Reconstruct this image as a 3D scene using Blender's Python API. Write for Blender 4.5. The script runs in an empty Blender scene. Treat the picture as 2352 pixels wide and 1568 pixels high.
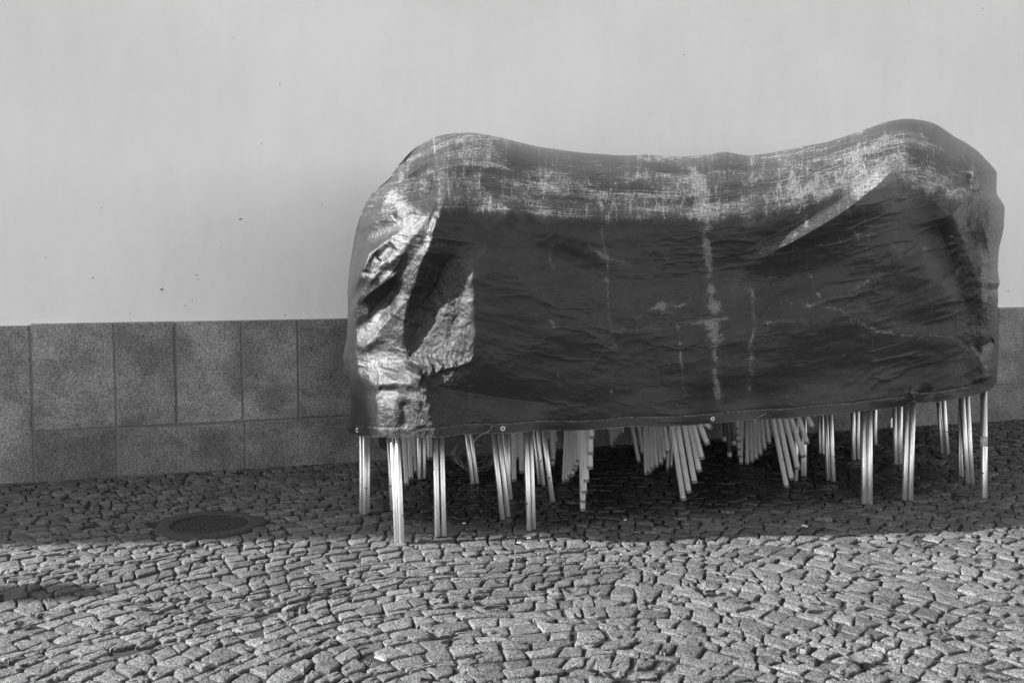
import bpy, math, random
import numpy as np
from mathutils import Vector
R = math.radians
sc = bpy.context.scene
COL = sc.collection
rng = random.Random(7)

# ------------------------------------------------------------------ survey frame
# camera calibration (pixels of a 2352-wide survey picture) and wall-aligned coordinates (a along the wall, n out of it)
CAMH, FPX, CX, CY = 1.30, 2287.0, 1176.0, 784.0
PITCH = math.atan((784 - 611) / FPX)
cP, sP = math.cos(PITCH), math.sin(PITCH)
O = np.array([-2.8983, 5.9668])
ang = R(71.18)
U = np.array([math.sin(ang), math.cos(ang)]); N = np.array([U[1], -U[0]])

def ray(x, y):
    u = (x - CX) / FPX; v = -(y - CY) / FPX
    return u, cP + v * sP, -sP + v * cP
def on_ground(x, y, z=0.0):
    r = ray(x, y); t = (z - CAMH) / r[2]
    return (r[0] * t, r[1] * t, z)
def on_plane(x, y, n):
    r = ray(x, y)
    t = (n + O[0] * N[0] + O[1] * N[1]) / (r[0] * N[0] + r[1] * N[1])
    return r[0] * t, r[1] * t, CAMH + r[2] * t
def wallc(p):
    dx, dy = p[0] - O[0], p[1] - O[1]
    return dx * U[0] + dy * U[1], dx * N[0] + dy * N[1]
def W(a, n, z):
    return (O[0] + a * U[0] + n * N[0], O[1] + a * U[1] + n * N[1], z)

# ------------------------------------------------------------------ object helpers
def mesh_obj(name, verts, faces, mat=None, parent=None, smooth=False, arr=False):
    me = bpy.data.meshes.new(name)
    me.from_pydata(verts, [], faces)
    me.validate(); me.update()
    if mat: me.materials.append(mat)
    if smooth: me.polygons.foreach_set('use_smooth', [True] * len(me.polygons))
    o = bpy.data.objects.new(name, me); COL.objects.link(o)
    if parent is not None:
        o.parent = parent
        o.matrix_parent_inverse = parent.matrix_world.inverted() if False else o.matrix_parent_inverse
        loc = parent.location
        if parent.parent is None and parent.type == 'EMPTY':
            me.transform(__import__('mathutils').Matrix.Translation(-Vector(loc)))
    return o
def tag(o, label=None, cat=None, group=None, kind=None):
    if label: o['label'] = label
    if cat: o['category'] = cat
    if group: o['group'] = group
    if kind: o['kind'] = kind
    return o
def empty(name, loc=(0, 0, 0)):
    o = bpy.data.objects.new(name, None); o.location = loc; o.empty_display_size = .1
    COL.objects.link(o); return o

class MB:
    def __init__(s): s.v = []; s.f = []
    def box(s, p0, p1, frame=None):
        # axis box in wall coordinates (a,n,z) when frame is None
        b = len(s.v)
        for z in (p0[2], p1[2]):
            for (a, n) in ((p0[0], p0[1]), (p1[0], p0[1]), (p1[0], p1[1]), (p0[0], p1[1])):
                s.v.append(W(a, n, z))
        s.f += [(b, b+1, b+2, b+3), (b+4, b+7, b+6, b+5), (b, b+4, b+5, b+1), (b+1, b+5, b+6, b+2), (b+2, b+6, b+7, b+3), (b+3, b+7, b+4, b)]
    def prof(s, pts, prof, caps=True, up=None):
        """sweep a closed 2-D profile (list of (x,y)) along pts; profile x kept along the wall"""
        b = len(s.v); m = len(prof); P = [Vector(p) for p in pts]
        for i, p in enumerate(P):
            d = (P[min(i+1, len(P)-1)] - P[max(i-1, 0)]).normalized()
            ref = up or Vector((U[0], U[1], 0))
            ex = (ref - d * ref.dot(d)); 
            if ex.length < 1e-4: ex = Vector((0, 0, 1)) - d * d.z
            ex.normalize(); ey = d.cross(ex)
            for (x, y) in prof: s.v.append(tuple(p + ex * x + ey * y))
        for i in range(len(P) - 1):
            for j in range(m):
                k = (j + 1) % m
                s.f.append((b+i*m+j, b+i*m+k, b+(i+1)*m+k, b+(i+1)*m+j))
        if caps:
            s.f.append(tuple(b + j for j in reversed(range(m))))
            s.f.append(tuple(b + (len(P)-1)*m + j for j in range(m)))
    def build(s, name, mat, parent=None, smooth=False):
        return mesh_obj(name, s.v, s.f, mat, parent, smooth)
def circ(r, k=14): return [(r*math.cos(2*math.pi*i/k), r*math.sin(2*math.pi*i/k)) for i in range(k)]

# ------------------------------------------------------------------ numeric noise
def vnoise(x, y, seed=0):
    r = np.random.RandomState(seed); T = r.rand(256, 256) * 2 - 1
    xi = np.floor(x).astype(int); yi = np.floor(y).astype(int)
    fx = x - xi; fy = y - yi
    fx = fx*fx*fx*(fx*(fx*6-15)+10); fy = fy*fy*fy*(fy*(fy*6-15)+10)
    g = lambda i, j: T[(xi+i) & 255, (yi+j) & 255]
    return (g(0,0)*(1-fx)+g(1,0)*fx)*(1-fy) + (g(0,1)*(1-fx)+g(1,1)*fx)*fy
def fbm(x, y, o=4, seed=0):
    s = 0; a = 1; t = 0
    for k in range(o):
        s = s + a * vnoise(x * 2**k + 17*k, y * 2**k + 31*k, seed + k); t += a; a *= .5
    return s / t

# ------------------------------------------------------------------ materials
def new_mat(name):
    m = bpy.data.materials.new(name); m.use_nodes = True
    nt = m.node_tree; nt.nodes.clear()
    out = nt.nodes.new('ShaderNodeOutputMaterial'); bs = nt.nodes.new('ShaderNodeBsdfPrincipled')
    nt.links.new(bs.outputs[0], out.inputs[0])
    return m, nt, bs
class NT:
    def __init__(s, nt): s.nt = nt
    def n(s, t, **kw):
        nd = s.nt.nodes.new(t)
        for k, v in kw.items(): setattr(nd, k, v)
        return nd
    def l(s, a, b): s.nt.links.new(a, b)
    def val(s, sock, v):
        if isinstance(v, (int, float, tuple, list)): sock.default_value = v
        else: s.l(v, sock)
    def math(s, op, a, b=0.0, c=None, clamp=False):
        nd = s.n('ShaderNodeMath', operation=op, use_clamp=clamp)
        s.val(nd.inputs[0], a); s.val(nd.inputs[1], b)
        if c is not None: s.val(nd.inputs[2], c)
        return nd.outputs[0]
    def noise(s, vec, scale, detail=3, rough=.5, dist=0):
        nd = s.n('ShaderNodeTexNoise'); s.l(vec, nd.inputs['Vector'])
        nd.inputs['Scale'].default_value = scale; nd.inputs['Detail'].default_value = detail
        nd.inputs['Roughness'].default_value = rough; nd.inputs['Distortion'].default_value = dist
        return nd.outputs[0]
    def mapp(s, vec, scale=(1,1,1), rot=(0,0,0), loc=(0,0,0)):
        nd = s.n('ShaderNodeMapping'); s.l(vec, nd.inputs[0])
        nd.inputs['Scale'].default_value = scale; nd.inputs['Rotation'].default_value = rot; nd.inputs['Location'].default_value = loc
        return nd.outputs[0]
    def ramp(s, fac, a, b, lo=0.0, hi=1.0, smooth=True):
        nd = s.n('ShaderNodeMapRange', interpolation_type='SMOOTHSTEP' if smooth else 'LINEAR')
        s.val(nd.inputs[0], fac); s.val(nd.inputs[1], a); s.val(nd.inputs[2], b); s.val(nd.inputs[3], lo); s.val(nd.inputs[4], hi)
        return nd.outputs[0]
    def grey(s, v):
        nd = s.n('ShaderNodeCombineColor'); 
        for i in range(3): s.l(v, nd.inputs[i])
        return nd.outputs[0]
    def bump(s, h, dist, strength=1.0, nrm=None):
        nd = s.n('ShaderNodeBump'); s.l(h, nd.inputs['Height']); nd.inputs['Distance'].default_value = dist; nd.inputs['Strength'].default_value = strength
        if nrm is not None: s.l(nrm, nd.inputs['Normal'])
        return nd.outputs[0]
    def attr(s, name):
        return s.n('ShaderNodeAttribute', attribute_name=name)
    def obj(s): return s.n('ShaderNodeTexCoord').outputs['Object']
    def pos(s): return s.n('ShaderNodeNewGeometry').outputs['Position']

def mat_plain(name, v, rough=.6, metal=0.0, noise_amt=.15, scale=40, bump=0.0):
    m, nt, bs = new_mat(name); t = NT(nt); p = t.pos()
    n = t.noise(p, scale, 4, .6)
    c = t.ramp(n, .3, .7, v*(1-noise_amt), v*(1+noise_amt), False)
    t.l(t.grey(c), bs.inputs['Base Color'])
    bs.inputs['Roughness'].default_value = rough; bs.inputs['Metallic'].default_value = metal
    if bump: t.l(t.bump(n, bump), bs.inputs['Normal'])
    return m

def mat_plaster():
    m, nt, bs = new_mat('plaster_paint'); t = NT(nt); p = t.pos()
    big = t.noise(p, .55, 3, .5); mid = t.noise(t.mapp(p, (1,1,.25)), 5, 4, .6); fine = t.noise(p, 160, 3, .6)
    c = t.ramp(big, .25, .75, PL*.93, PL*1.05)
    c = t.math('MULTIPLY', c, t.ramp(mid, .2, .8, .96, 1.035, False))
    c = t.math('MULTIPLY', c, t.ramp(fine, .2, .8, .965, 1.03, False))
    # faint hair scratches and scuffs
    sc1 = t.noise(t.mapp(p, (1,1,1), (.3,.5,.2)), 3.2, 8, .75, 1.2)
    line = t.math('ABSOLUTE', t.math('SUBTRACT', sc1, .5))
    reg = t.ramp(t.noise(p, 1.3, 2), .5, .68)
    scr = t.math('MULTIPLY', t.ramp(line, .0, .004, 1, 0), reg)
    c = t.math('MULTIPLY', c, t.math('SUBTRACT', 1.0, t.math('MULTIPLY', scr, .12)))
    sp = t.n('ShaderNodeTexVoronoi'); t.l(p, sp.inputs['Vector']); sp.inputs['Scale'].default_value = 9
    dot = t.math('MULTIPLY', t.ramp(sp.outputs['Distance'], .0, .035, 1, 0), t.ramp(t.noise(p, 2.0, 2), .55, .6))
    c = t.math('MULTIPLY', c, t.math('SUBTRACT', 1.0, t.math('MULTIPLY', dot, .25)))
    t.l(t.grey(c), bs.inputs['Base Color']); bs.inputs['Roughness'].default_value = .85
    h = t.math('ADD', t.math('MULTIPLY', t.noise(p, 9, 3), 1.0), t.math('MULTIPLY', fine, .12))
    t.l(t.bump(h, .004), bs.inputs['Normal'])
    return m

def granite(name, base, speck=900, stain=True, island=False, rough=.75, bumpd=.0015):
    m, nt, bs = new_mat(name); t = NT(nt); p = t.pos()
    g1 = t.noise(p, speck*.13, 2, .6); g2 = t.noise(p, speck*.36, 2, .6)
    s = t.math('ADD', t.math('MULTIPLY', g1, .6), t.math('MULTIPLY', g2, .4))
    c = t.ramp(s, .41, .59, base*(.28 if island else .42), base*(1.68 if island else 1.5), False)
    v = t.n('ShaderNodeTexVoronoi'); t.l(p, v.inputs['Vector']); v.inputs['Scale'].default_value = speck*.13
    c = t.math('MULTIPLY', c, t.ramp(v.outputs['Distance'], .12, .3, .62, 1.0))
    if stain:
        r_ = t.n('ShaderNodeNewGeometry').outputs['Random Per Island']; c = t.math('MULTIPLY', c, t.ramp(r_, 0, 1, .80, 1.18, False))
        a = t.noise(t.mapp(p, (1,1,1.4)), 1.7, 8, .66, .3)
        c = t.math('MULTIPLY', c, t.ramp(a, .40, .60, .72, 1.18))
        b = t.noise(p, 5.5, 4, .6)
        c = t.math('MULTIPLY', c, t.ramp(b, .3, .7, .86, 1.12))
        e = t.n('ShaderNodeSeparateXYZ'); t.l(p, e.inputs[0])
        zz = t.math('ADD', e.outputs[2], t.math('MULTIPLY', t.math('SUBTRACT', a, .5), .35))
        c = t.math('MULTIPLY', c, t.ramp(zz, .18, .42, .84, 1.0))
    if island:
        r = t.n('ShaderNodeNewGeometry').outputs['Random Per Island']
        c = t.math('MULTIPLY', c, t.ramp(r, 0, 1, .64, 1.3, False))
        a = t.noise(p, 1.1, 4, .55)
        c = t.math('MULTIPLY', c, t.ramp(a, .35, .65, .88, 1.08))
        a2 = t.noise(p, 18, 4, .6)
        c = t.math('MULTIPLY', c, t.ramp(a2, .3, .6, .82, 1.06))
        dmp_shade = t.math('ADD', t.attr('damp_shade').outputs['Fac'], t.math('MULTIPLY', t.math('SUBTRACT', t.noise(p, 2.6, 6, .65), .5), 1.1))
        wet_shade = t.math('MAXIMUM', t.math('MULTIPLY', t.ramp(t.noise(p, .9, 4, .6, .5), .56, .66), .35), t.ramp(dmp_shade, .35, .6))
        c = t.math('MULTIPLY', c, t.math('SUBTRACT', 1, t.math('MULTIPLY', wet_shade, .60)))  # wet film, and painted shade under the pile, darken the stones
        t.l(t.ramp(wet_shade, 0, 1, rough, .30, False), bs.inputs['Roughness'])
    else: bs.inputs['Roughness'].default_value = rough
    t.l(t.grey(c), bs.inputs['Base Color'])
    h = t.math('ADD', t.math('MULTIPLY', t.noise(p, 55, 5, .65), 1.6), g1)
    t.l(t.bump(h, bumpd * (3.6 if island else 1)), bs.inputs['Normal'])
    return m

def mat_metal():
    m, nt, bs = new_mat('brushed_aluminium'); t = NT(nt); p = t.pos()
    n = t.noise(t.mapp(p, (1,1,.03)), 420, 3, .6); d = t.noise(p, 90, 5, .7)
    c = t.ramp(n, .3, .7, .62, .86, False)
    c = t.math('MULTIPLY', c, t.ramp(d, .62, .74, 1.0, .6))
    t.l(t.grey(c), bs.inputs['Base Color']); bs.inputs['Metallic'].default_value = .88
    t.l(t.ramp(d, .3, .7, .26, .42, False), bs.inputs['Roughness'])
    t.l(t.bump(n, .0004), bs.inputs['Normal'])
    return m
def mat_white_paint():
    m, nt, bs = new_mat('chipped_white_paint'); t = NT(nt); p = t.pos()
    n = t.noise(p, 38, 6, .7, .4); ch = t.ramp(n, .64, .66)
    base = t.ramp(t.noise(p, 14, 3), .3, .7, .60, .74, False)
    c = t.math('MULTIPLY', base, t.math('SUBTRACT', 1, t.math('MULTIPLY', ch, .8)))
    t.l(t.grey(c), bs.inputs['Base Color']); bs.inputs['Roughness'].default_value = .45
    return m

PL = .93
M_plaster = mat_plaster()
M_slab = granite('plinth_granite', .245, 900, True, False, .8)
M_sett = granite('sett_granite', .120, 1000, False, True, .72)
M_mortar = mat_plain('mortar', .17, .9, 0, .3, 60, .002)
M_sand = mat_plain('joint_sand', .018, .85, 0, .5, 120, .006)
M_metal = mat_metal()
M_white = mat_white_paint()
M_cap = mat_plain('grey_plastic', .22, .5, 0, .2, 60)
M_tape = mat_plain('grey_tape', .42, .6, 0, .15, 60)
M_bolt = mat_plain('dark_steel', .05, .4, .5, .2, 200)
M_iron = mat_plain('cast_iron', .028, .5, .4, .35, 60, .003)
M_conc = mat_plain('worn_concrete', .038, .85, 0, .35, 45, .003)
M_chip = mat_plain('bare_render', .3, .9, 0, .3, 90)
M_ring = mat_plain('zinc', .6, .35, .8, .2, 200)
M_leaf = mat_plain('dry_leaf', .07, .6, 0, .5, 120, .002)
M_palefilter = mat_plain('paper', .7, .8, 0, .1, 60)
M_wire = mat_plain('steel_wire', .28, .4, .6, .2, 90)
M_black = mat_plain('black_fabric', .03, .6, 0, .3, 90)

# ------------------------------------------------------------------ building: plastered wall on a granite plinth
bld = empty('plastered_building', W(0, 0, 0))
tag(bld, 'long pale smooth plaster wall above a base of grey granite slabs', 'building')
wb = MB()
wb.box((-30, -6.0, 0), (26, 0, 3.55))
wb.box((-6.0, -9, 3.552), (-5.62, -.002, 5.05))  # unseen thin fin added above the wall to cast the paving's shadow edge
wb.build('plaster_wall', M_plaster, bld)
PH = .955
def a_at(x, y): return wallc(on_plane(x, y, 0.03))[0]
JZ = on_plane(170, 987, .03)[2]
up = [a_at(72, 870), a_at(265, 870), a_at(404, 870), a_at(557, 870), a_at(686, 870)]
lo = [a_at(79, 1050), a_at(269, 1030), a_at(564, 1020)]
up = [up[0]-1.9, up[0]-1.15] + up
k = up[-1]
while k < 5.9: k += rng.uniform(.52, .85); up.append(k)
up = [v for v in up if v < 6.0] + [a_at(2291, 800)]
k = up[-1]
for _ in range(20): k += rng.uniform(.55, .95); up.append(k)
lo = [lo[0]-1.9] + lo
k = lo[-1]
for _ in range(20): k += rng.uniform(.9, 1.3); lo.append(k)
pl = MB(); g = .0045
def slab(a0, a1, z0, z1, depth):
    # slab with chamfered front edges
    c = .006; b = len(pl.v)
    ring = lambda e, n: [W(a0+e, n, z0+e), W(a1-e, n, z0+e), W(a1-e, n, z1-e), W(a0+e, n, z1-e)]
    pl.v += ring(0, .001) + ring(0, depth-c) + ring(c, depth)
    for r in range(2):
        for j in range(4):
            q = (j+1) % 4
            pl.f.append((b+r*4+j, b+r*4+q, b+r*4+4+q, b+r*4+4+j))
    pl.f.append((b+8, b+9, b+10, b+11))
a_first = a_at(72, 870)
for i in range(len(up)-1):
    z0 = JZ if up[i] >= a_first-.01 else -.05
    top = PH - (.010 if up[i+1] <= a_first + .01 else 0)
    slab(up[i]+g, up[i+1]-g, z0+g, top, .030 + rng.uniform(-.0025, .0025))
for i in range(1, len(lo)-1):
    slab(lo[i]+g, lo[i+1]-g, -.05, JZ-g - (.004 if i == 2 else 0), .031 + rng.uniform(-.002, .002))
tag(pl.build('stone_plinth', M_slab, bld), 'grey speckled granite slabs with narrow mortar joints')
mm = MB(); mm.box((-8, .0015, -.05), (26, .0255, PH-.012)); mm.build('mortar', M_mortar, bld)
# small dents and flakes in the paint
for (x, y, s) in ((213,638,5),(372,664,7),(374,668,4),(452,632,6),(456,641,4),(425,702,4),(441,688,3.4),(553,503,6),(508,570,3.4),(654,724,4),(643,192,3.4),(2315,668,6),(2160,183,3),(1571,127,4),(2257,20,5),(105,590,3.4),(535,88,3),(233,478,3.4),(300,800-80,3),(600,330,3),(1300,210,2.5),(1835,90,2.5),(740,470,2.5)):
    fl = MB(); p = on_plane(x, y, .0); a, n = wallc(p); b = len(fl.v); K = 9; r0 = s*.0013
    for j in range(K):
        th = 2*math.pi*j/K; r = r0*rng.uniform(.5, 1.25)
        fl.v.append(W(a+r*math.cos(th)*1.15 + r*.4*math.sin(th), .0015, p[2]+r*math.sin(th)*.75))
    fl.v.append(W(a, .003, p[2]))
    for j in range(K): fl.f.append((b+j, b+(j+1) % K, b+K))
    fl.build('paint_chip', M_chip, bld)

# ------------------------------------------------------------------ ground and setts
gx = MB(); 
gr = mesh_obj('ground', [(-90,-60,-.0105),(90,-60,-.0105),(90,90,-.0105),(-90,90,-.0105)], [(0,1,2,3)], M_sand)
tag(gr, kind='structure')
MH = on_ground(481, 1201); MHR = .240
def setts():
    V = []; F = []
    cx, cy = .30, 2.25
    cell = .077
    r = .25; rows = []
    while r < 10.2: rows.append(r); r += cell * rng.uniform(.76, 1.24)
    def warp(x, y):
        x2 = x + .10*math.sin(1.3*y+.4) + .04*math.sin(2.9*x+1.7*y) + .018*math.sin(6.1*y-2.3*x+1) + .007*math.sin(13*x+5*y)
        y2 = y + .09*math.sin(1.6*x+.9) + .035*math.sin(3.3*y-1.9*x+2) + .018*math.sin(6.7*x+1.1*y) + .007*math.sin(11*y-7*x)
        return x2, y2
    for k in range(len(rows)-1):
        r0, r1 = rows[k], rows[k+1]; th = -2.0 + rng.uniform(0, .05)
        ph = rng.uniform(0, 6)
        jb = jt = th
        while th < 2.0:
            w = cell * rng.choice((rng.uniform(.8,1.05), rng.uniform(.9,1.25), rng.uniform(1.0,1.45)))
            dth = w / max(r0, .3); 
            tb0, tt0 = jb, jt
            jb = th + dth + rng.gauss(0, .11)*dth; jt = th + dth + rng.gauss(0, .11)*dth
            tb1, tt1 = jb, jt; th += dth
            xm = cx + .5*(r0+r1)*math.sin(th-dth/2); ym = cy + .5*(r0+r1)*math.cos(th-dth/2)
            if xm < -5.2 or xm > 6.6 or ym < 1.6: continue
            a_, n_ = wallc((xm, ym))
            if n_ < -.12: continue
            if math.hypot(xm-MH[0], ym-MH[1]) < MHR + .2:
                xw, yw = warp(xm, ym)
                if math.hypot(xw-MH[0], yw-MH[1]) < MHR + .035: continue
            cor = []
            for (rr, tt, kk) in ((r0, tb0, k), (r0, tb1, k), (r1, tt1, k+1), (r1, tt0, k+1)):
                rr += .013*math.sin(tt*rr*9 + kk*2.1) + .007*math.sin(tt*rr*31 + kk*4.7); tt += .006*math.sin(kk*12.9+tt*rr*40)/max(rr,.5)
                x, y = cx + rr*math.sin(tt), cy + rr*math.cos(tt)
                x, y = warp(x, y)
                cor.append(Vector((x + rng.gauss(0,.003), y + rng.gauss(0,.003))))
            c = sum(cor, Vector((0,0)))/4
            # a few stones are split or missing a corner
            gap = rng.uniform(.0040, .0075)
            if rng.random() < .07: gap += .006
            pts = []
            for i in range(4):
                A, B, Cc = cor[i-1], cor[i], cor[(i+1) % 4]
                e1 = (A-B); e2 = (Cc-B); l1 = max(e1.length, 1e-4); l2 = max(e2.length, 1e-4)
                e1 /= l1; e2 /= l2
                rc = rng.uniform(.003, .013)
                if rng.random() < .14: rc = rng.uniform(.02, .032)
                rc = min(rc, l1*.4, l2*.4)
                inn = (e1 + e2); inn = inn.normalized() if inn.length > 1e-4 else Vector((0,0))
                Bi = B + inn*gap*1.4
                pts.append(Bi + e1*rc); pts.append(Bi + (e1+e2)*rc*.22); pts.append(Bi + e2*rc)
                mid = (B + Cc)/2; nrm = (c-mid); nrm = nrm.normalized() if nrm.length > 1e-5 else nrm
                for f_ in (.36, .64):
                    q = B + (Cc-B)*f_
                    pts.append(q + nrm*(gap + rng.gauss(0, .0024)))
            m = len(pts); b = len(V)
            top = rng.gauss(0, .0026); tx, ty = rng.gauss(0, .035), rng.gauss(0, .035)
            if rng.random() < .03: top -= .008
            cc = sum(pts, Vector((0,0)))/m
            for (sca, dz) in ((1.03, -.03), (1.0, -.0075), (.972, -.0016), (.90, -.0002)):
                for p in pts:
                    q = cc + (p-cc)*sca
                    dd = q-cc
                    z = top + dz + (tx*dd.x + ty*dd.y if dz > -.02 else 0) + (rng.gauss(0, .0007) if dz > -.02 else 0)
                    V.append((q.x, q.y, z))
            for p in pts:
                q = cc + (p-cc)*.45; dd = q-cc
                V.append((q.x, q.y, top + tx*dd.x+ty*dd.y + rng.gauss(0, .0013)))
            V.append((cc.x, cc.y, top + rng.gauss(0, .0013)))
            for s in range(4):
                for j in range(m):
                    q = (j+1) % m
                    F.append((b+s*m+j, b+s*m+q, b+(s+1)*m+q, b+(s+1)*m+j))
            for j in range(m): F.append((b+4*m+j, b+4*m+(j+1) % m, b+5*m))
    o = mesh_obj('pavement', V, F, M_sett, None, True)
    tag(o, kind='structure')
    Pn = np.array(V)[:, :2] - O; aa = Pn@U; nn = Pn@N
    at = o.data.attributes.new('damp_shade', 'FLOAT', 'POINT')
    val = np.exp(-(((aa-3.7)/1.9)**4 + ((nn-1.0)/1.05)**4)).astype(np.float32)  # wet area under the pile that also paints in the pile's shade
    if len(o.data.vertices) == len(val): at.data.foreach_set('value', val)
    return len(V)
NS = setts(); print('sett verts', NS)

# manhole
mh = empty('manhole_cover', (MH[0], MH[1], 0))
tag(mh, 'dark round studded iron manhole lid in a worn concrete ring, sunk in the paving', 'manhole cover')
def lathe(prof, seg=64, wob=0.0, wavy=None):
    b = MB()
    for (r, z) in prof:
        for j in range(seg):
            th = 2*math.pi*j/seg; rr = r + (wob*math.sin(3*th+1)+wob*.6*math.sin(7*th) if wavy and r >= wavy else 0)
            b.v.append((MH[0]+rr*math.cos(th), MH[1]+rr*math.sin(th), z))
    for i in range(len(prof)-1):
        for j in range(seg):
            q = (j+1) % seg; b.f.append((i*seg+j, i*seg+q, (i+1)*seg+q, (i+1)*seg+j))
    return b
lathe([(.276,-.02),(.270,-.004),(.25,.001),(.200,.0005),(.190,-.002),(.187,-.02)], wob=.010, wavy=.24).build('ring', M_conc, mh, True)
ld = lathe([(.1835,-.02),(.1835,-.004),(.177,-.0025),(.173,-.006),(.02,-.006),(.0,-.006)])
lidm = ld.build('lid', M_iron, mh)
st = MB()
for i in range(-8, 9):
    for j in range(-8, 9):
        x, y = i*.032, j*.032 + (.016 if i % 2 else 0)
        if math.hypot(x, y) > .162: continue
        w, l = (.005, .012) if (i+j) % 2 else (.012, .005)
        b = len(st.v)
        for (sx, z) in ((1, -.0062), (.6, -.0030)):
            for (qx, qy) in ((-1,-1),(1,-1),(1,1),(-1,1)): st.v.append((MH[0]+x+qx*w*sx, MH[1]+y+qy*l*sx, z))
        for q in range(4): st.f.append((b+q, b+(q+1)%4, b+4+(q+1)%4, b+4+q))
        st.f.append((b+4, b+5, b+6, b+7))
so = mesh_obj('studs', [(v[0]-MH[0], v[1]-MH[1], v[2]) for v in st.v], st.f, M_iron); so.parent = lidm

# ------------------------------------------------------------------ tarpaulin
HEM = [(794,986),(803,995),(824,1001),(850,1003),(879,1004),(940,1005),(1000,1005),(1027,1003),(1066,997),(1126,995),(1165,996),(1206,992),(1236,989),(1270,988),(1305,989),(1340,988),(1378,986),(1415,983),(1444,980),(1480,980),(1513,980),(1554,978),(1590,976),(1623,973),(1660,970),(1705,966),(1732,963),(1770,962),(1815,961),(1862,955),(1900,953),(1945,949),(2000,942),(2045,937),(2077,933),(2088,927),(2098,921),(2110,925),(2148,924),(2180,919),(2206,914),(2252,903),(2275,895),(2289,880)]
LEFT = [(794,986),(800,970),(805,952),(807,925),(806,900),(801,865),(792,846),(787,821),(791,800),(795,780),(799,733),(799,700),(798,670),(801,635),(804,605),(808,582),(813,550),(819,522),(826,500),(835,478),(845,459),(852,448),(862,438),(876,427),(890,416),(897,406),(904,396),(911,386),(918,377),(929,371)]
TOP = [(929,371),(940,357),(950,345),(962,335),(975,327),(989,320),(1005,313),(1022,309),(1043,306),(1066,305),(1095,306),(1126,311),(1167,320),(1200,329),(1236,337),(1270,342),(1307,347),(1340,351),(1378,354),(1425,357),(1450,357),(1480,355),(1515,358),(1554,360),(1595,359),(1620,356),(1636,353),(1652,350),(1669,349),(1690,353),(1716,358),(1745,355),(1780,350),(1835,338),(1898,327),(1935,315),(1972,303),(2013,288),(2035,280),(2055,276),(2075,273),(2096,273),(2123,277),(2138,281),(2151,286),(2173,300),(2192,314),(2219,328)]
RIGHT = [(2289,880),(2291,851),(2291,800),(2290,760),(2291,714),(2293,681),(2291,664),(2297,650),(2294,636),(2292,620),(2293,590),(2296,563),(2302,541),(2306,521),(2308,475),(2303,466),(2296,456),(2289,445),(2289,420),(2290,395),(2274,376),(2247,348),(2219,328)]
def resample(pts, n):
    P = np.array(pts, float); d = np.r_[0, np.cumsum(np.hypot(*np.diff(P, axis=0).T))]
    s = np.linspace(0, d[-1], n)
    x = np.interp(s, d, P[:,0]); y = np.interp(s, d, P[:,1])
    # light smoothing, ends kept
    for _ in range(int(n/len(pts)/2.2)*2+1):
        x[1:-1] = .25*x[:-2]+.5*x[1:-1]+.25*x[2:]; y[1:-1] = .25*y[:-2]+.5*y[1:-1]+.25*y[2:]
    return np.stack([x, y], -1)
NU, NV = 960, 420
cb, ct = resample(HEM, NU), resample(TOP, NU)
cl, cr = resample(LEFT, NV), resample(RIGHT, NV)
u = np.linspace(0, 1, NU)[None,:,None]; v = np.linspace(0, 1, NV)[:,None,None]
PXY = (1-v)*cb[None] + v*ct[None] + (1-u)*cl[:,None] + u*cr[:,None] - ((1-u)*(1-v)*cb[0] + u*(1-v)*cb[-1] + (1-u)*v*ct[0] + u*v*ct[-1])
X, Y = PXY[...,0], PXY[...,1]
u2, v2 = np.broadcast_to(u[...,0], X.shape), np.broadcast_to(v[...,0], X.shape)

# depth of the cloth: feature curves down the sheet, row table of (x, n)
ROWS = [
 # y,     c1          c2          c3          c4          c5          c6          c7          c8          far columns follow
 (1005, [(815,1.55),(838,1.78),(858,1.93),(882,2.0),(905,2.055),(935,2.09),(1000,2.175),(1060,2.165)]),
 (940,  [(818,1.60),(842,1.84),(865,1.94),(885,2.0),(905,2.05),(930,2.08),(984,2.165),(1050,2.15)]),
 (895,  [(820,1.62),(845,1.82),(866,1.93),(885,1.985),(908,2.035),(940,2.09),(974,2.13),(1050,2.15)]),
 (868,  [(808,1.58),(820,1.75),(845,1.84),(870,1.91),(908,2.0),(940,2.06),(972,2.11),(1060,2.16)]),
 (825,  [(802,1.55),(815,1.72),(840,1.79),(860,1.84),(930,1.96),(945,1.97),(1086,2.18),(1140,2.18)]),
 (760,  [(805,1.54),(815,1.68),(840,1.75),(858,1.79),(924,1.96),(965,1.95),(1090,2.18),(1140,2.18)]),
 (700,  [(806,1.55),(812,1.70),(850,1.79),(885,1.845),(936,1.975),(990,1.965),(1088,2.17),(1140,2.175)]),
 (640,  [(822,1.78),(856,1.88),(890,1.91),(915,1.935),(957,2.035),(1010,2.02),(1085,2.165),(1130,2.165)]),
 (580,  [(850,1.83),(921,2.00),(940,2.022),(958,2.045),(978,2.105),(1040,2.105),(1080,2.12),(1120,2.15)]),
 (530,  [(922,1.97),(958,2.065),(972,2.082),(985,2.095),(995,2.125),(1040,2.12),(1075,2.115),(1120,2.13)]),
 (478,  [(955,2.0),(994,2.095),(1000,2.10),(1005,2.10),(1011,2.125),(1040,2.125),(1075,2.12),(1120,2.13)]),
 (430,  [(985,2.0),(1003,2.03),(1010,2.05),(1020,2.08),(1030,2.10),(1045,2.11),(1075,2.12),(1120,2.12)]),
 (360,  [(1006,2.0),(1012,2.02),(1020,2.05),(1030,2.085),(1042,2.10),(1056,2.11),(1080,2.12),(1120,2.12)]),
 (270,  [(1012,2.0),(1018,2.02),(1026,2.05),(1036,2.085),(1048,2.10),(1060,2.11),(1080,2.12),(1120,2.12)])]
FAR = [(1300,2.165),(1600,2.185),(1850,2.205),(2083,2.225),(2200,2.27),(2262,2.29)]
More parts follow.
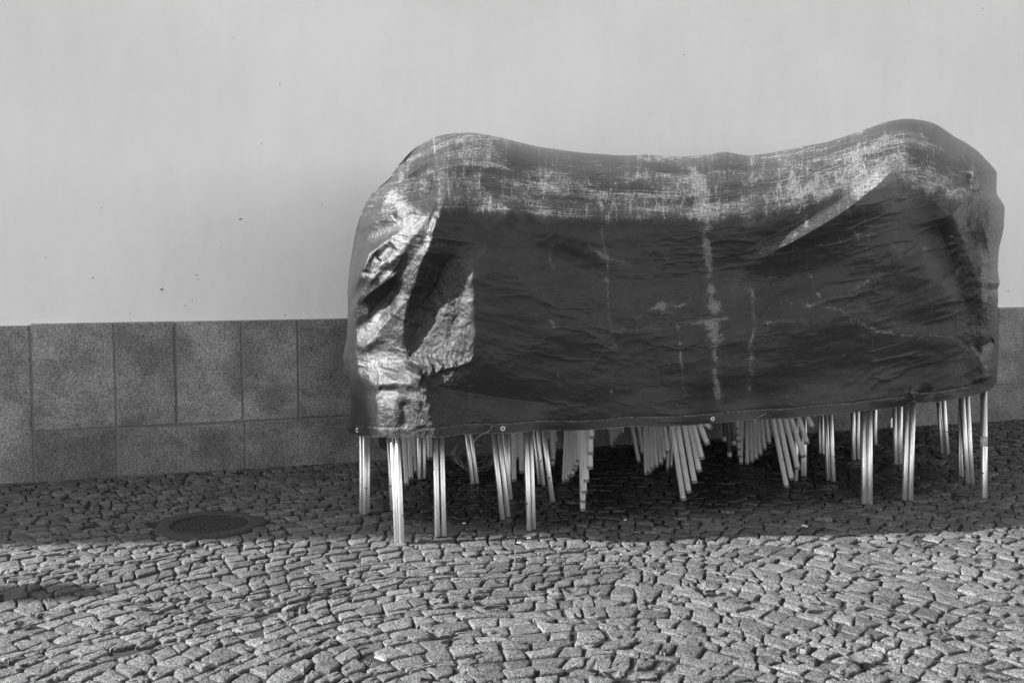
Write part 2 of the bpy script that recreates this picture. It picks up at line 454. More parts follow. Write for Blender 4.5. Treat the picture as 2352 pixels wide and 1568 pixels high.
LX = np.array(LEFT)[::-1]; 
def xleft(y): return np.interp(y, LX[:,1], LX[:,0])
def xright(y):
    P = np.array(RIGHT)[::-1]; return np.interp(y, P[:,1], P[:,0])
ry = np.array([r[0] for r in ROWS])[::-1]
FX = np.array([[p[0] for p in r[1]] for r in ROWS])[::-1]; FN = np.array([[p[1] for p in r[1]] for r in ROWS])[::-1]
def smooth_table(yq, T):
    # smoothed linear interpolation down the rows
    ys = np.arange(250, 1030, 4.0); out = []
    for c in range(T.shape[1]):
        t_ = np.interp(ys, ry, T[:,c])
        for _ in range(8): t_[1:-1] = .25*t_[:-2]+.5*t_[1:-1]+.25*t_[2:]
        out.append(np.interp(yq, ys, t_))
    return np.stack(out, -1)
def base_n(X, Y):
    out = np.empty_like(X)
    ys = np.arange(255, 1012, 1.0)
    tx = smooth_table(ys, FX); tn = smooth_table(ys, FN)
    xs = np.arange(770, 2330, 1.0); G = np.empty((len(ys), len(xs)))
    for i, y in enumerate(ys):
        xl = float(xleft(y)) if y > 371 else float(np.interp(y, [300, 371], [1000, 929]))
        c0 = min(1.42, tn[i][0]-.16); g0 = max(tx[i][0]-xl, 6.0)
        px = np.r_[xl, xl + g0*.3, np.maximum(tx[i], xl + g0*.5 + np.arange(1, 9)*2.0), [f[0] for f in FAR]]
        pn = np.r_[c0, c0 + .5*(tn[i][0]-c0), tn[i], [f[1] for f in FAR]]
        row = np.interp(xs, px, pn)
        # smooth lightly near features, strongly on the front
        k1 = np.convolve(np.pad(row, 4, 'edge'), np.ones(9)/9, 'valid')
        k1 = np.convolve(np.pad(k1, 3, 'edge'), np.ones(7)/7, 'valid')
        k2 = np.convolve(np.pad(row, 30, 'edge'), np.hanning(63)[1:-1]/np.hanning(63).sum(), 'valid')
        w = np.clip((xs - 1100)/60, 0, 1)
        G[i] = k1*(1-w) + k2*w
    fi = np.clip(Y-255, 0, len(ys)-1.001); fj = np.clip(X-770, 0, len(xs)-1.001)
    i0 = fi.astype(int); j0 = fj.astype(int); fi -= i0; fj -= j0
    return (G[i0,j0]*(1-fj)+G[i0,j0+1]*fj)*(1-fi) + (G[i0+1,j0]*(1-fj)+G[i0+1,j0+1]*fj)*fi
wj = np.clip((X-930)/50, 0, 1)*np.clip((1200-X)/60, 0, 1)
NN = base_n(X + wj*3.5*fbm(X/20, Y/26, 3, 201), Y + wj*np.clip((Y-600)/120, 0, 1)*9*fbm(X/22, Y/30, 3, 203))

def seg_dist(X, Y, poly):
    """distance to a polyline, side sign (+ = right of travel in picture) and parameter 0..1"""
    P = np.array(poly, float); L = np.r_[0, np.cumsum(np.hypot(*np.diff(P, axis=0).T))]
    best = np.full(X.shape, 1e9); sd = np.zeros(X.shape); tt = np.zeros(X.shape)
    for i in range(len(P)-1):
        d = P[i+1]-P[i]; l2 = d@d
        t_ = np.clip(((X-P[i,0])*d[0]+(Y-P[i,1])*d[1])/l2, 0, 1)
        qx = X-(P[i,0]+t_*d[0]); qy = Y-(P[i,1]+t_*d[1]); ds = np.hypot(qx, qy)
        s_ = np.sign(d[0]*qy - d[1]*qx)
        m = ds < best
        best[m] = ds[m]; sd[m] = s_[m]; tt[m] = ((L[i]+t_*(L[i+1]-L[i]))/L[-1])[m]
    return best, sd, tt
def chaikin(p, k=2):
    p = [tuple(map(float, q)) for q in p]
    for _ in range(k):
        q = [p[0]]
        for a, b in zip(p[:-1], p[1:]):
            q += [(.75*a[0]+.25*b[0], .75*a[1]+.25*b[1]), (.25*a[0]+.75*b[0], .25*a[1]+.75*b[1])]
        p = q + [p[-1]]
    return p
# shoulder: the cloth leans back above the front edge of the pile
CREASE = [(760,520),(880,500),(1000,478),(1100,482),(1190,492),(1350,506),(1500,510),(1650,504),(1760,490),(1870,468),(1980,440),(2080,430),(2180,455),(2320,520)]
yc = np.interp(X, [c[0] for c in CREASE], [c[1] for c in CREASE])
yt = np.interp(X, [c[0] for c in TOP], [c[1] for c in TOP], left=371, right=328)
s = np.clip((Y - yt)/np.maximum(yc-yt, 20), -.2, 1.6)
wl = np.clip((X-900)/110, 0, 1); wl = wl*wl*(3-2*wl)
sh = np.clip(1-s, 0, 1)
soft = np.log1p(np.exp(-(s-1)*9))/9    # soft hinge at the crease
circle = 1-np.sqrt(np.clip(1-np.clip(1-s/.5, 0, 1)**2, 0, 1))
NN -= wl*(.50*soft + .38*circle)
# right end turns away
dr = xright(Y) - X
kr = np.clip(1-dr/38, 0, 1)
NN -= .34*(1-np.sqrt(np.clip(1-kr**2, 0, 1))) * np.clip((X-1700)/300, 0, 1)
kr = np.clip(1-dr/130, 0, 1); NN -= .05*kr**2*np.clip((X-1700)/300, 0, 1)

# folds: (points, amplitude m, falloff px on the left/upper side, falloff on the right/lower side, taper in, taper out)
FOLDS = [
 ([(2068,372),(2040,402),(1992,446),(1930,492),(1870,528),(1800,566),(1740,596),(1700,628)], .10, 21, 44, .14, .5),
 ([(2040,366),(2010,398),(1966,434),(1906,476),(1846,508),(1780,540),(1725,566),(1690,588)], -.034, 18, 16, .2, .3),
 ([(1030,330),(1130,345),(1230,380),(1330,430)], -.022, 26, 26, .3, .3),
 ([(1420,385),(1540,400),(1680,404),(1800,385)], -.024, 22, 18, .3, .3),
 ([(1250,452),(1360,470),(1500,474),(1640,470),(1770,450)], -.018, 14, 14, .3, .3),
 ([(1960,330),(1985,370),(2000,420)], .022, 18, 22, .3, .3),
 ([(1800,350),(1850,380),(1900,440)], .022, 22, 22, .3, .3),
 ([(1560,380),(1580,430),(1600,480)], .014, 22, 22, .3, .3),
 ([(1150,500),(1240,600),(1330,650)], -.021, 40, 40, .3, .5),
 ([(2060,480),(1980,610),(1850,700),(1680,780),(1500,820)], .030, 46, 60, .25, .4),
 ([(1070,500),(1180,640),(1320,740),(1500,790)], .026, 50, 60, .25, .4),
 ([(1150,560),(1400,640),(1650,640),(1900,540)], -.028, 60, 60, .3, .3),
 ([(2140,480),(2190,610),(2232,740)], -.034, 20, 26, .3, .2),
 ([(2060,450),(2050,560),(2090,700)], .021, 40, 50, .2, .5),
 ([(2120,480),(2150,560),(2200,680)], -.022, 26, 26, .3, .4),
 ([(2085,292),(2078,335),(2066,375)], .022, 60, 30, .3, .25),
 ([(1088,392),(1108,424),(1140,456),(1185,490),(1215,505)], .048, 20, 15, .15, .3),
 ([(1135,318),(1180,352),(1240,388),(1300,420),(1345,470)], .046, 26, 34, .25, .4),
 ([(1190,486),(1260,520),(1330,548),(1400,590),(1450,640)], .018, 28, 40, .3, .4),
 ([(1240,640),(1330,670),(1430,690),(1560,690)], .014, 40, 50, .4, .4),
 ([(1360,420),(1500,446),(1620,448),(1760,426),(1880,396)], .014, 22, 26, .3, .3),
 ([(1340,530),(1480,556),(1620,556),(1720,536)], -.016, 34, 36, .3, .3),
 ([(1400,486),(1540,494),(1660,490),(1780,470),(1900,440)], .012, 18, 14, .2, .2),
 # right end verticals
 ([(2165,440),(2190,500),(2222,580),(2250,660),(2262,730)], .040, 38, 26, .2, .2),
 ([(2200,470),(2235,545),(2262,610)], -.022, 20, 18, .3, .3),
 ([(2100,560),(2160,660),(2210,740)], .02, 50, 40, .4, .4),
 ([(2250,500),(2272,560),(2278,640),(2272,700),(2262,760)], .035, 12, 14, .3, .2),
 ([(2190,338),(2215,372),(2240,405),(2262,450)], .03, 22, 12, .2, .2),
 ([(2185,408),(2210,412),(2238,404)], -.010, 9, 9, .2, .2),
 ([(2284,782),(2262,792),(2246,801),(2238,808)], -.055, 9, 12, .1, .2),
 ([(2240,812),(2262,842),(2268,880)], .03, 22, 14, .3, .2),
 ([(1950,740),(2100,770),(2230,782)], .012, 30, 16, .5, .2),
 # left end: gathers below the peak
 ([(822,528),(850,514),(885,503),(916,484)], .046, 13, 17, .1, .2),
 ([(836,625),(844,595),(851,572),(854,556)], .028, 10, 9, .1, .2),
 ([(868,600),(884,578),(905,560)], -.018, 8, 9, .2, .2),
 ([(815,760),(850,735),(885,705),(905,680)], -.016, 9, 12, .2, .2),
 ([(815,800),(850,790),(880,770)], .014, 9, 9, .2, .2),
 ([(860,640),(880,620),(900,610)], -.015, 9, 10, .2, .2),
 ([(855,446),(900,428),(945,400),(985,366)], .050, 12, 20, .1, .3),
 ([(845,728),(865,700),(900,668),(925,640)], -.030, 16, 18, .2, .3),
 ([(820,820),(860,770),(905,722),(945,668)], .022, 14, 16, .2, .3),
 ([(822,700),(850,672),(890,645),(920,620)], .024, 10, 12, .2, .2),
 # pinch near the lower left corner and its radiating folds
 ([(972,868),(940,852),(915,838)], .030, 10, 12, .05, .4),
 ([(974,872),(930,880),(880,884),(835,868)], .020, 10, 20, .05, .4),
 ([(980,884),(1060,900),(1180,918),(1320,930)], -.030, 18, 26, .05, .5),
 ([(868,892),(895,898),(920,893)], -.02, 8, 8, .2, .2),
 ([(975,874),(1000,862),(1040,850)], -.012, 8, 10, .1, .3),
 ([(872,905),(868,950),(874,1000)], .020, 14, 12, .2, 0),
 ([(928,920),(934,950),(930,985)], -.014, 9, 8, .2, .2),
 ([(960,900),(950,940),(965,985)], .012, 10, 10, .3, .1),
 ([(1030,610),(1020,660),(1030,720),(1010,770)], .012, 12, 10, .2, .3),
 ([(1060,600),(1058,640),(1064,700),(1040,760)], -.010, 9, 9, .2, .3),
 ([(960,650),(952,700),(962,742)], -.018, 16, 16, .3, .3),
 ([(2099,922),(2096,905),(2080,890)], .022, 12, 12, 0, .4),
 ([(2112,926),(2118,908),(2150,896)], -.014, 12, 12, 0, .4),
 # long soft drag lines over the front
 ([(1120,740),(1260,775),(1420,790)], .012, 40, 30, .4, .4),
 ([(1500,860),(1700,850),(1900,800),(2080,730)], .012, 40, 40, .3, .3),
 ([(1450,900),(1700,905),(1950,850),(2180,820)], -.012, 30, 30, .3, .3),
 ([(1640,700),(1760,660),(1880,610),(1960,540)], -.022, 46, 46, .3, .3),
 ([(1750,790),(1880,750),(2000,690)], .010, 40, 30, .3, .3),
 ([(1100,860),(1250,875),(1450,880)], .008, 26, 30, .3, .4),
]
for (pts, amp, wL, wR, ti, to) in FOLDS:
    d, sd, tt = seg_dist(X, Y, chaikin(pts))
    # picture-left/upper side of a line drawn downward is sd>0
    w = np.where(sd > 0, wL, wR) if pts[0][1] < pts[-1][1] else np.where(sd < 0, wL, wR)
    q = d/w
    cu = 0 if abs(amp) <= .0205 else (.15 if min(wL, wR) >= 22 else .55)
    f = np.exp(-q*q*.55)*(1-cu) + cu*np.exp(-q*1.25)
    tap = np.ones_like(tt)
    if ti: tap *= np.clip(tt/ti, 0, 1)
    if to: tap *= np.clip((1-tt)/to, 0, 1)
    tap = tap*tap*(3-2*tap)
    # fade close to the left outline so that the outline holds
    edge = np.clip((X - xleft(Y))/14, 0, 1)*np.clip((xright(Y)-X)/10, 0, 1)
    NN += amp*f*tap*edge
# small wrinkles: drawn out across the cloth, stronger on the gathered end
Xr, Yr = X, Y + (X-1480)**2/4600
fade = np.clip(v2*30, 0, 1)*np.clip((1-v2)*14, 0, 1)*np.clip(u2*40, 0, 1)*np.clip((1-u2)*50, 0, 1)
NN += fade*(.0062*fbm(Xr/150, Yr/52, 3, 5) + .0026*fbm(Xr/60, Yr/24, 3, 15))
NN += fade*.010*fbm(X/210, Y/170, 2, 44)
crz = lambda a_, b_, sd_: np.clip(1-np.abs(fbm(a_, b_, 3, sd_))*3.2, 0, 1)**2
NN += fade*.0034*crz(Xr/120, Yr/34, 91)*np.clip(.5+fbm(X/160, Y/110, 2, 93)*1.6, 0, 1)
NN += fade*.0014*crz(Xr/46, Yr/15, 95)*np.clip(.4+fbm(X/110, Y/80, 2, 97)*2, 0, 1)
NN += fade*.0030*crz((X+Y*.7)/60, (Y-X*.4)/150, 99)*np.clip(fbm(X/140, Y/120, 2, 98)*2, 0, 1)
lw = np.clip((1110-X)/60, 0, 1); lw = lw*(.35+.65*np.clip((X-905)/50, 0, 1)*np.clip((Y-560)/60, 0, 1)); rw = np.clip((X-2190)/40, 0, 1)
cr_ = fbm(X/13, Y/17, 4, 25); rid = 1-np.abs(fbm(X/22, Y/30, 3, 29))*2
NN += fade*(lw*.0048 + rw*.006 + .0010)*(cr_*.7 + rid*.5)
NN -= .0016*np.exp(-((Y - (np.interp(X, [h[0] for h in HEM], [h[1] for h in HEM]) - 23))/3.0)**2)
# hem flutter
hy = np.interp(X, [h[0] for h in HEM], [h[1] for h in HEM]); hemd = hy - Y
NN += .020*np.exp(-np.clip(hemd,0,None)/45)*np.sin(X/37+1.3*np.sin(X/90))*np.clip((X-1000)/80,0,1)

gxw, gyw, gzw = on_plane(X, Y, NN)
front = np.stack([gxw, gyw, gzw], -1).reshape(-1, 3)
# rear half: rings carried back from the outline (left bottom - top - right bottom)
bi = [(j, 0) for j in range(NV)] + [(NV-1, i) for i in range(1, NU)] + [(j, NU-1) for j in range(NV-2, -1, -1)]
bidx = np.array([j*NU+i for j, i in bi]); bx = X.reshape(-1)[bidx]; by = Y.reshape(-1)[bidx]; bn = NN.reshape(-1)[bidx]
RK = 26; verts = [front]; attr_y = []
along = np.linspace(0, 40, len(bidx))
for k in range(1, RK+1):
    t_ = k/RK; 
    cxp, cyp = 1560, 900
    shr = 1 - .012*t_**.5*0 - .10*t_ - .12*t_**2.5
    n_ = bn + (.16-bn)*t_
    xx = cxp + (bx-cxp)*(1-.02*t_-.10*t_**2); yy = cyp + (by-cyp)*shr
    n_ = n_ + .03*np.sin(along*1.7)*math.sin(math.pi*t_) + .02*vnoise(along*2, along*0+k*.4, 3)*math.sin(math.pi*t_)
    px_, py_, pz_ = on_plane(xx, yy, n_)
    verts.append(np.stack([px_, py_, pz_], -1))
last = verts[-1]
DK = 10
for k in range(1, DK+1):
    q = last.copy(); t_ = k/DK
    q[:,2] = last[:,2] + (np.minimum(last[:,2], .62) - last[:,2])*t_
    q[:,:2] -= N[None]*.03*t_
    verts.append(q)
VV = np.concatenate(verts); nf = NU*NV; nb = len(bidx)
ii, jj = np.meshgrid(np.arange(NU-1), np.arange(NV-1)); a0 = (jj*NU+ii).ravel()
F1 = np.stack([a0, a0+1, a0+1+NU, a0+NU], -1)
rings = np.concatenate([bidx[None]] + [(nf + k*nb + np.arange(nb))[None] for k in range(RK+DK)])
A = rings[:-1,:-1].ravel(); B = rings[:-1,1:].ravel(); C_ = rings[1:,1:].ravel(); D = rings[1:,:-1].ravel()
F2 = np.stack([A, B, C_, D], -1)
faces = np.concatenate([F1, F2])
me = bpy.data.meshes.new('tarpaulin')
me.vertices.add(len(VV)); me.vertices.foreach_set('co', VV.astype(np.float32).ravel())
me.loops.add(faces.size); me.loops.foreach_set('vertex_index', faces.astype(np.int32).ravel())
me.polygons.add(len(faces)); me.polygons.foreach_set('loop_start', (np.arange(len(faces))*4).astype(np.int32))
me.polygons.foreach_set('use_smooth', np.ones(len(faces), bool))
me.update(calc_edges=True); me.validate()

# wear: whitened scuffing and cracks of the coating; one ridge also has its sunlit band painted in
def blob(x, y, rx, ry, rot=0):
    c, s_ = math.cos(rot), math.sin(rot); dx, dy = X-x, Y-y
    return np.exp(-(((dx*c+dy*s_)/rx)**2 + ((-dx*s_+dy*c)/ry)**2))
wear = np.full(X.shape, .10)
wa = np.clip((X-930)/150, 0, 1)
above = 490 + (Y-yc)*(135/np.maximum(yc-yt, 40)); kb = np.clip((900-Y)/400, 0, 1); below = Y - (yc-490)*kb*.8
CYY = np.where(Y < yc, above, below)*wa + (Y + .22*(X-930))*(1-wa)
ragged = fbm(X/70, CYY/30, 4, 61)
shoulder = 1/(1+np.exp((Y-yc+4 + 26*fbm(X/26, Y/90, 4, 63))/9.0))
lineh = np.clip(1-np.abs(fbm(X/260, CYY/14, 3, 71))*11, 0, 1); linev = np.clip(1-np.abs(fbm(X/15, Y/120, 3, 73))*9, 0, 1)
streak = fbm(X/150, CYY/11, 3, 75)
wear += shoulder*(.235 + .18*ragged + .18*streak + .22*lineh + .18*linev)
netk = np.clip(1-np.abs(fbm(X/170, Y/60, 4, 81))*30, 0, 1)*np.clip(fbm(X/120, Y/90, 2, 83)*3, 0, 1)
netv = np.clip(1-np.abs(fbm(X/60, Y/300, 3, 85))*26, 0, 1)*np.clip(fbm(X/100, Y/60, 2, 87)*3, 0, 1)
wear += .24*netk + .24*netv
wear += .24*blob(1930, 400, 190, 52, -.30)*shoulder + .12*blob(1600, 440, 330, 30, 0)*shoulder
wear += .30*blob(1085, 345, 50, 50) + .15*blob(1290, 445, 90, 50, .3) + .16*blob(1130, 470, 150, 22, .1)
wear += .17*blob(2190, 430, 110, 38, .2)
wear += .19*np.clip((1030-X)/80, 0, 1)*np.clip((X-xleft(Y))/45, .1, 1)*np.clip((Y-380)/60, 0, 1)*np.clip((930-Y)/50, .2, 1)*(.8+.7*ragged)
d_, sd_w, tt_ = seg_dist(X, Y, [(2068,360),(2030,400),(1980,440),(1920,484),(1860,520),(1790,555),(1730,585),(1700,615)])
wear += .34*np.exp(-(d_/20)**2)*(1-.45*tt_)  # scuffed ridge, whitened further to paint in its sunlit band
wear += .26*blob(2262, 640, 26, 150, 0) + .26*blob(2268, 820, 16, 60)
wear += .12*np.exp(-((Y-yc+8)/9.0)**2)*(X > 1100)*(1+.8*ragged)
CR = [
 ([(1588,372),(1596,410),(1612,445),(1622,495),(1622,560),(1632,640),(1636,700),(1641,780),(1645,860),(1650,905),(1654,945)], .52, 7),
 ([(1604,480),(1616,500),(1624,530)], .25, 14),
 ([(1632,660),(1640,700),(1640,760)], .25, 13),
 ([(1722,650),(1728,700),(1733,745),(1724,790),(1724,850),(1718,920)], .38, 4.2),
 ([(1378,445),(1384,500),(1384,550),(1394,590),(1396,640),(1396,700),(1405,770),(1420,820)], .30, 3),
 ([(1556,740),(1562,800),(1566,860),(1568,920)], .34, 3.2),
 ([(1340,560),(1370,580),(1400,594),(1440,605),(1460,600)], .34, 5),
 ([(1262,560),(1262,590),(1272,620)], .30, 5),
 ([(1268,735),(1272,745),(1268,752)], .55, 6),
 ([(1420,770),(1450,745),(1480,715),(1520,700),(1560,700),(1600,690)], .30, 4),
 ([(1515,690),(1525,705),(1530,725)], .40, 10),
 ([(1400,640),(1370,655),(1345,670)], .26, 2.4),
 ([(1380,760),(1440,758),(1500,755),(1560,742),(1640,735),(1720,725)], .28, 3),
 ([(1620,770),(1690,762),(1720,758)], .28, 3),
 ([(1745,745),(1800,735),(1850,730)], .26, 2),
 ([(1815,395),(1835,440),(1848,475),(1850,530)], .34, 3.4),
 ([(1846,600),(1862,640),(1872,665),(1890,690),(1862,700),(1840,712)], .33, 3.6),
 ([(1960,380),(1976,420),(1984,480),(1994,545),(1996,620),(1998,700),(2004,780),(2010,840)], .22, 2),
 ([(1860,570),(1920,555),(1980,540),(2020,536)], .27, 2.4),
 ([(2020,545),(2040,560),(2060,570),(2110,574),(2150,570)], .30, 2.8),
 ([(1890,690),(1940,680),(1985,650),(2030,625),(2060,618),(2085,620),(2100,630),(2120,638)], .33, 3),
 ([(1900,700),(1950,722),(2000,756),(2060,768),(2130,772),(2200,776)], .40, 1.8),
 ([(1780,690),(1880,700),(1920,712)], .22, 2),
 ([(2120,560),(2125,610),(2130,640),(2140,700),(2150,770)], .22, 2),
 ([(2170,545),(2210,548),(2240,560)], .30, 2.6),
 ([(2240,540),(2262,600),(2258,680),(2266,740)], .30, 5),
 ([(1480,790),(1620,785),(1700,775)], .22, 2),
 ([(1410,850),(1406,900),(1408,930)], .24, 2),
 ([(1282,850),(1284,890),(1282,925)], .28, 2.4),
 ([(2000,826),(2100,812),(2200,800)], .20, 2),
 ([(1820,455),(1860,440),(1920,425),(1990,405),(2050,385)], .25, 7),
 ([(1700,520),(1780,500),(1860,480)], .18, 10),
 ([(925,400),(928,450),(932,500),(930,525)], .30, 4),
 ([(1960,365),(1975,390)], .3, 3), ([(2262,845),(2290,828)], .35, 3),
]
crack = np.zeros(X.shape)
for pts, amp, w in CR:
    w = max(w, 2.6); amp *= 1.3; d, _, tt = seg_dist(X + 5*fbm(X/14, Y/14, 2, 77), Y + 5*fbm(X/14+50, Y/14, 2, 78), pts)
    tap = np.clip(np.minimum(tt, 1-tt)/.06, 0, 1)
    wear += amp*tap*np.clip(.92+.75*fbm(X/17, Y/17, 3, 101), .45, 1.25)*np.exp(-(d/(w*1.6))**1.2)*(1+.5*fbm(X/20, Y/20, 2, 90))*.95
hemA = np.clip(hemd, 0, 200)
hemA[:, :3] = np.clip(hemA[:, :3], 3, None)
def add_attr(name, front_vals, rear_val):
    at = me.attributes.new(name, 'FLOAT', 'POINT')
    full = np.full(len(VV), rear_val, np.float32); full[:nf] = front_vals.reshape(-1)
    if len(me.vertices) == len(VV): at.data.foreach_set('value', full)
add_attr('wear', np.clip(wear, 0, .66), .22); add_attr('hem', hemA, 100.0)
add_attr('crumple', np.clip(lw+rw, 0, 1), .4)
uvx = np.zeros((len(VV), 2), np.float32)
uvx[:nf, 0] = X.reshape(-1)/100; uvx[:nf, 1] = CYY.reshape(-1)/100
for k in range(RK+DK):
    uvx[nf+k*nb:nf+(k+1)*nb, 0] = bx/100 + 3; uvx[nf+k*nb:nf+(k+1)*nb, 1] = by/100 - .12*(k+1)
at = me.attributes.new('cloth', 'FLOAT_VECTOR', 'POINT')
at.data.foreach_set('vector', np.c_[uvx, np.zeros(len(VV))].astype(np.float32).ravel())

def mat_tarp():
    m, nt, bs = new_mat('worn_woven_tarpaulin'); t = NT(nt)
    cv = t.attr('cloth').outputs['Vector']; wr = t.attr('wear').outputs['Fac']; hm = t.attr('hem').outputs['Fac']; cp = t.attr('crumple').outputs['Fac']
    # thread-wise scuffing: streaks along weft and warp, 1 unit = 100 survey px (about 0.22 m)
    h1 = t.noise(t.mapp(cv, (4.6, 66, 1)), 1, 3, .62, .15)
    h2 = t.noise(t.mapp(cv, (12, 95, 1), loc=(3,8,1)), 1, 2, .6)
    v1 = t.noise(t.mapp(cv, (72, 5.2, 1), loc=(7,2,4)), 1, 3, .62, .15)
    v2 = t.noise(t.mapp(cv, (100, 14, 1), loc=(1,5,2)), 1, 2, .6)
    hh = t.math('ADD', t.math('MULTIPLY', h1, .62), t.math('MULTIPLY', h2, .38))
    vv = t.math('ADD', t.math('MULTIPLY', v1, .60), t.math('MULTIPLY', v2, .38))
    th = t.ramp(wr, 0, 1, .715, .37, False)
    mh_ = t.ramp(t.math('SUBTRACT', hh, th), -.03, .085)
    mv_ = t.ramp(t.math('SUBTRACT', vv, th), -.03, .085)
    mask = t.math('MAXIMUM', mh_, mv_)
    mask = t.math('MULTIPLY', mask, t.ramp(t.noise(cv, 45, 2, .5), .25, .6, .45, 1.0))
    base = t.ramp(t.noise(t.mapp(cv, (1,5,1)), 1.4, 5, .6), .3, .7, .015, .023, False)
    fine = t.noise(t.mapp(cv, (10, 60, 1), loc=(2,2,2)), 1, 3, .6)
    base = t.math('MULTIPLY', base, t.ramp(fine, .3, .7, .75, 1.3, False))
    col = t.math('ADD', base, t.math('MULTIPLY', mask, .215))
    # general chalkiness where worn
    col = t.math('ADD', col, t.math('MULTIPLY', t.ramp(wr, .12, .7), .022))
    # stitching and frayed lower edge
    dash = t.ramp(t.noise(t.mapp(cv, (34, 1, 1)), 1, 2, .6), .46, .54)
    off = t.math('ADD', hm, t.math('MULTIPLY', t.noise(t.mapp(cv, (2,0,1)), 1, 2), 3.0))
    st = t.math('MULTIPLY', t.ramp(t.math('ABSOLUTE', t.math('SUBTRACT', off, 23.5)), .4, 1.5, 1, 0), dash)
    fr = t.math('MULTIPLY', t.ramp(hm, .6, 2.4, 1, 0), t.ramp(t.noise(t.mapp(cv, (22, 3, 1)), 1, 3, .7), .40, .56))
    col = t.math('ADD', col, t.math('MULTIPLY', t.math('MAXIMUM', t.math('MULTIPLY', st, .6), fr), .18))
    t.l(t.grey(col), bs.inputs['Base Color'])
    t.l(t.ramp(mask, 0, 1, .30, .48, False), bs.inputs['Roughness'])
    bs.inputs['Specular IOR Level'].default_value = .42
    # bump: weave, slubs, crumpling
    wv = t.math('ADD', t.math('MULTIPLY', h2, .5), t.math('MULTIPLY', v2, .5))
    wv = t.math('ADD', wv, t.math('MULTIPLY', mask, .25))
    ck = t.noise(t.mapp(cv, (16, 11, 1)), 1, 5, .65, .6)
    b1 = t.bump(wv, .0021)
    hgt = t.math('MULTIPLY', ck, t.ramp(cp, 0, 1, .12, 1.0, False))
    b2 = t.bump(hgt, .008, 1.0, b1)
    t.l(b2, bs.inputs['Normal'])
    return m
me.materials.append(mat_tarp())
base_loc = Vector(W(3.5, 1.1, 0))
tarp = bpy.data.objects.new('tarpaulin', me); COL.objects.link(tarp)
sol = tarp.modifiers.new('thickness', 'SOLIDIFY'); sol.thickness = .0022; sol.offset = -1
tag(tarp, 'dark worn woven tarpaulin with whitened scuffs draped over the stacked chairs', 'tarpaulin')

def grommet(x, y, n, r=.0085, squash=1.0):
    p = on_plane(x, y, n); b = MB(); S, T = 28, 10
    for i in range(S):
        for j in range(T):
            th, ph = 2*math.pi*i/S, 2*math.pi*j/T
            rr = r + .0042*math.cos(ph); a, nn = wallc(p)
            b.v.append(W(a + rr*math.cos(th)*squash, nn + .003*math.sin(ph) + .006*math.cos(th)*(1-squash), p[2] + rr*math.sin(th)))
    for i in range(S):
        for j in range(T):
            b.f.append((i*T+j, ((i+1)%S)*T+j, ((i+1)%S)*T+(j+1)%T, i*T+(j+1)%T))
    o = b.build('grommet', M_ring, None, True); o.parent = tarp
    d = MB(); a, nn = wallc(p)
    for i in range(20): d.v.append(W(a+.006*math.cos(i*math.pi/10)*squash, nn-.0005, p[2]+.006*math.sin(i*math.pi/10)))
    d.f.append(tuple(range(20))); e = d.build('hole', M_black, None); e.parent = o
    return o
def front_n(x, y):
    d = (X-x)**2 + (Y-y)**2; i = np.argmin(d); return float(NN.reshape(-1)[i])
for (x, y, q) in ((1155,984,1),(1637,962,1),(820,988,.45)):
    grommet(x, y, front_n(x, y)+.004, .0085, q)
def thread(pts):
    b = MB(); q = [on_plane(x, y, front_n(x, y)+.006+dn) for (x, y, dn) in pts]
    q = [tuple(c) for c in chaikin3(q)]
    b.prof(q, circ(.0005, 5)); o = b.build('loose_thread', M_palefilter, None, True); o.parent = tarp
def chaikin3(p, k=2):
    p = [Vector(q) for q in p]
    for _ in range(k):
        q = [p[0]]
        for a, b in zip(p[:-1], p[1:]): q += [a*.75+b*.25, a*.25+b*.75]
        p = q+[p[-1]]
    return p
thread([(1131,978,0),(1124,990,0),(1108,996,.004),(1095,1006,.01),(1088,1016,.012)])
thread([(1760,950,0),(1748,954,0),(1738,960,0),(1733,972,.006),(1740,984,.008)])
# drooping rear corner of the sheet
fc = MB(); q0 = [on_plane(*p) for p in ((868,1000,.95),(925,1000,.95),(897,1024,.97),(888,1036,.98),(872,1026,.97))]
fc.v = [tuple(q) for q in q0] + [tuple(Vector(q)+Vector((N[0],N[1],0))*-.003) for q in q0]
fc.f = [(0,1,2,3,4),(9,8,7,6,5)] + [(i,(i+1)%5,5+(i+1)%5,5+i) for i in range(5)]
co = fc.build('corner_flap', M_black, None); co.parent = tarp

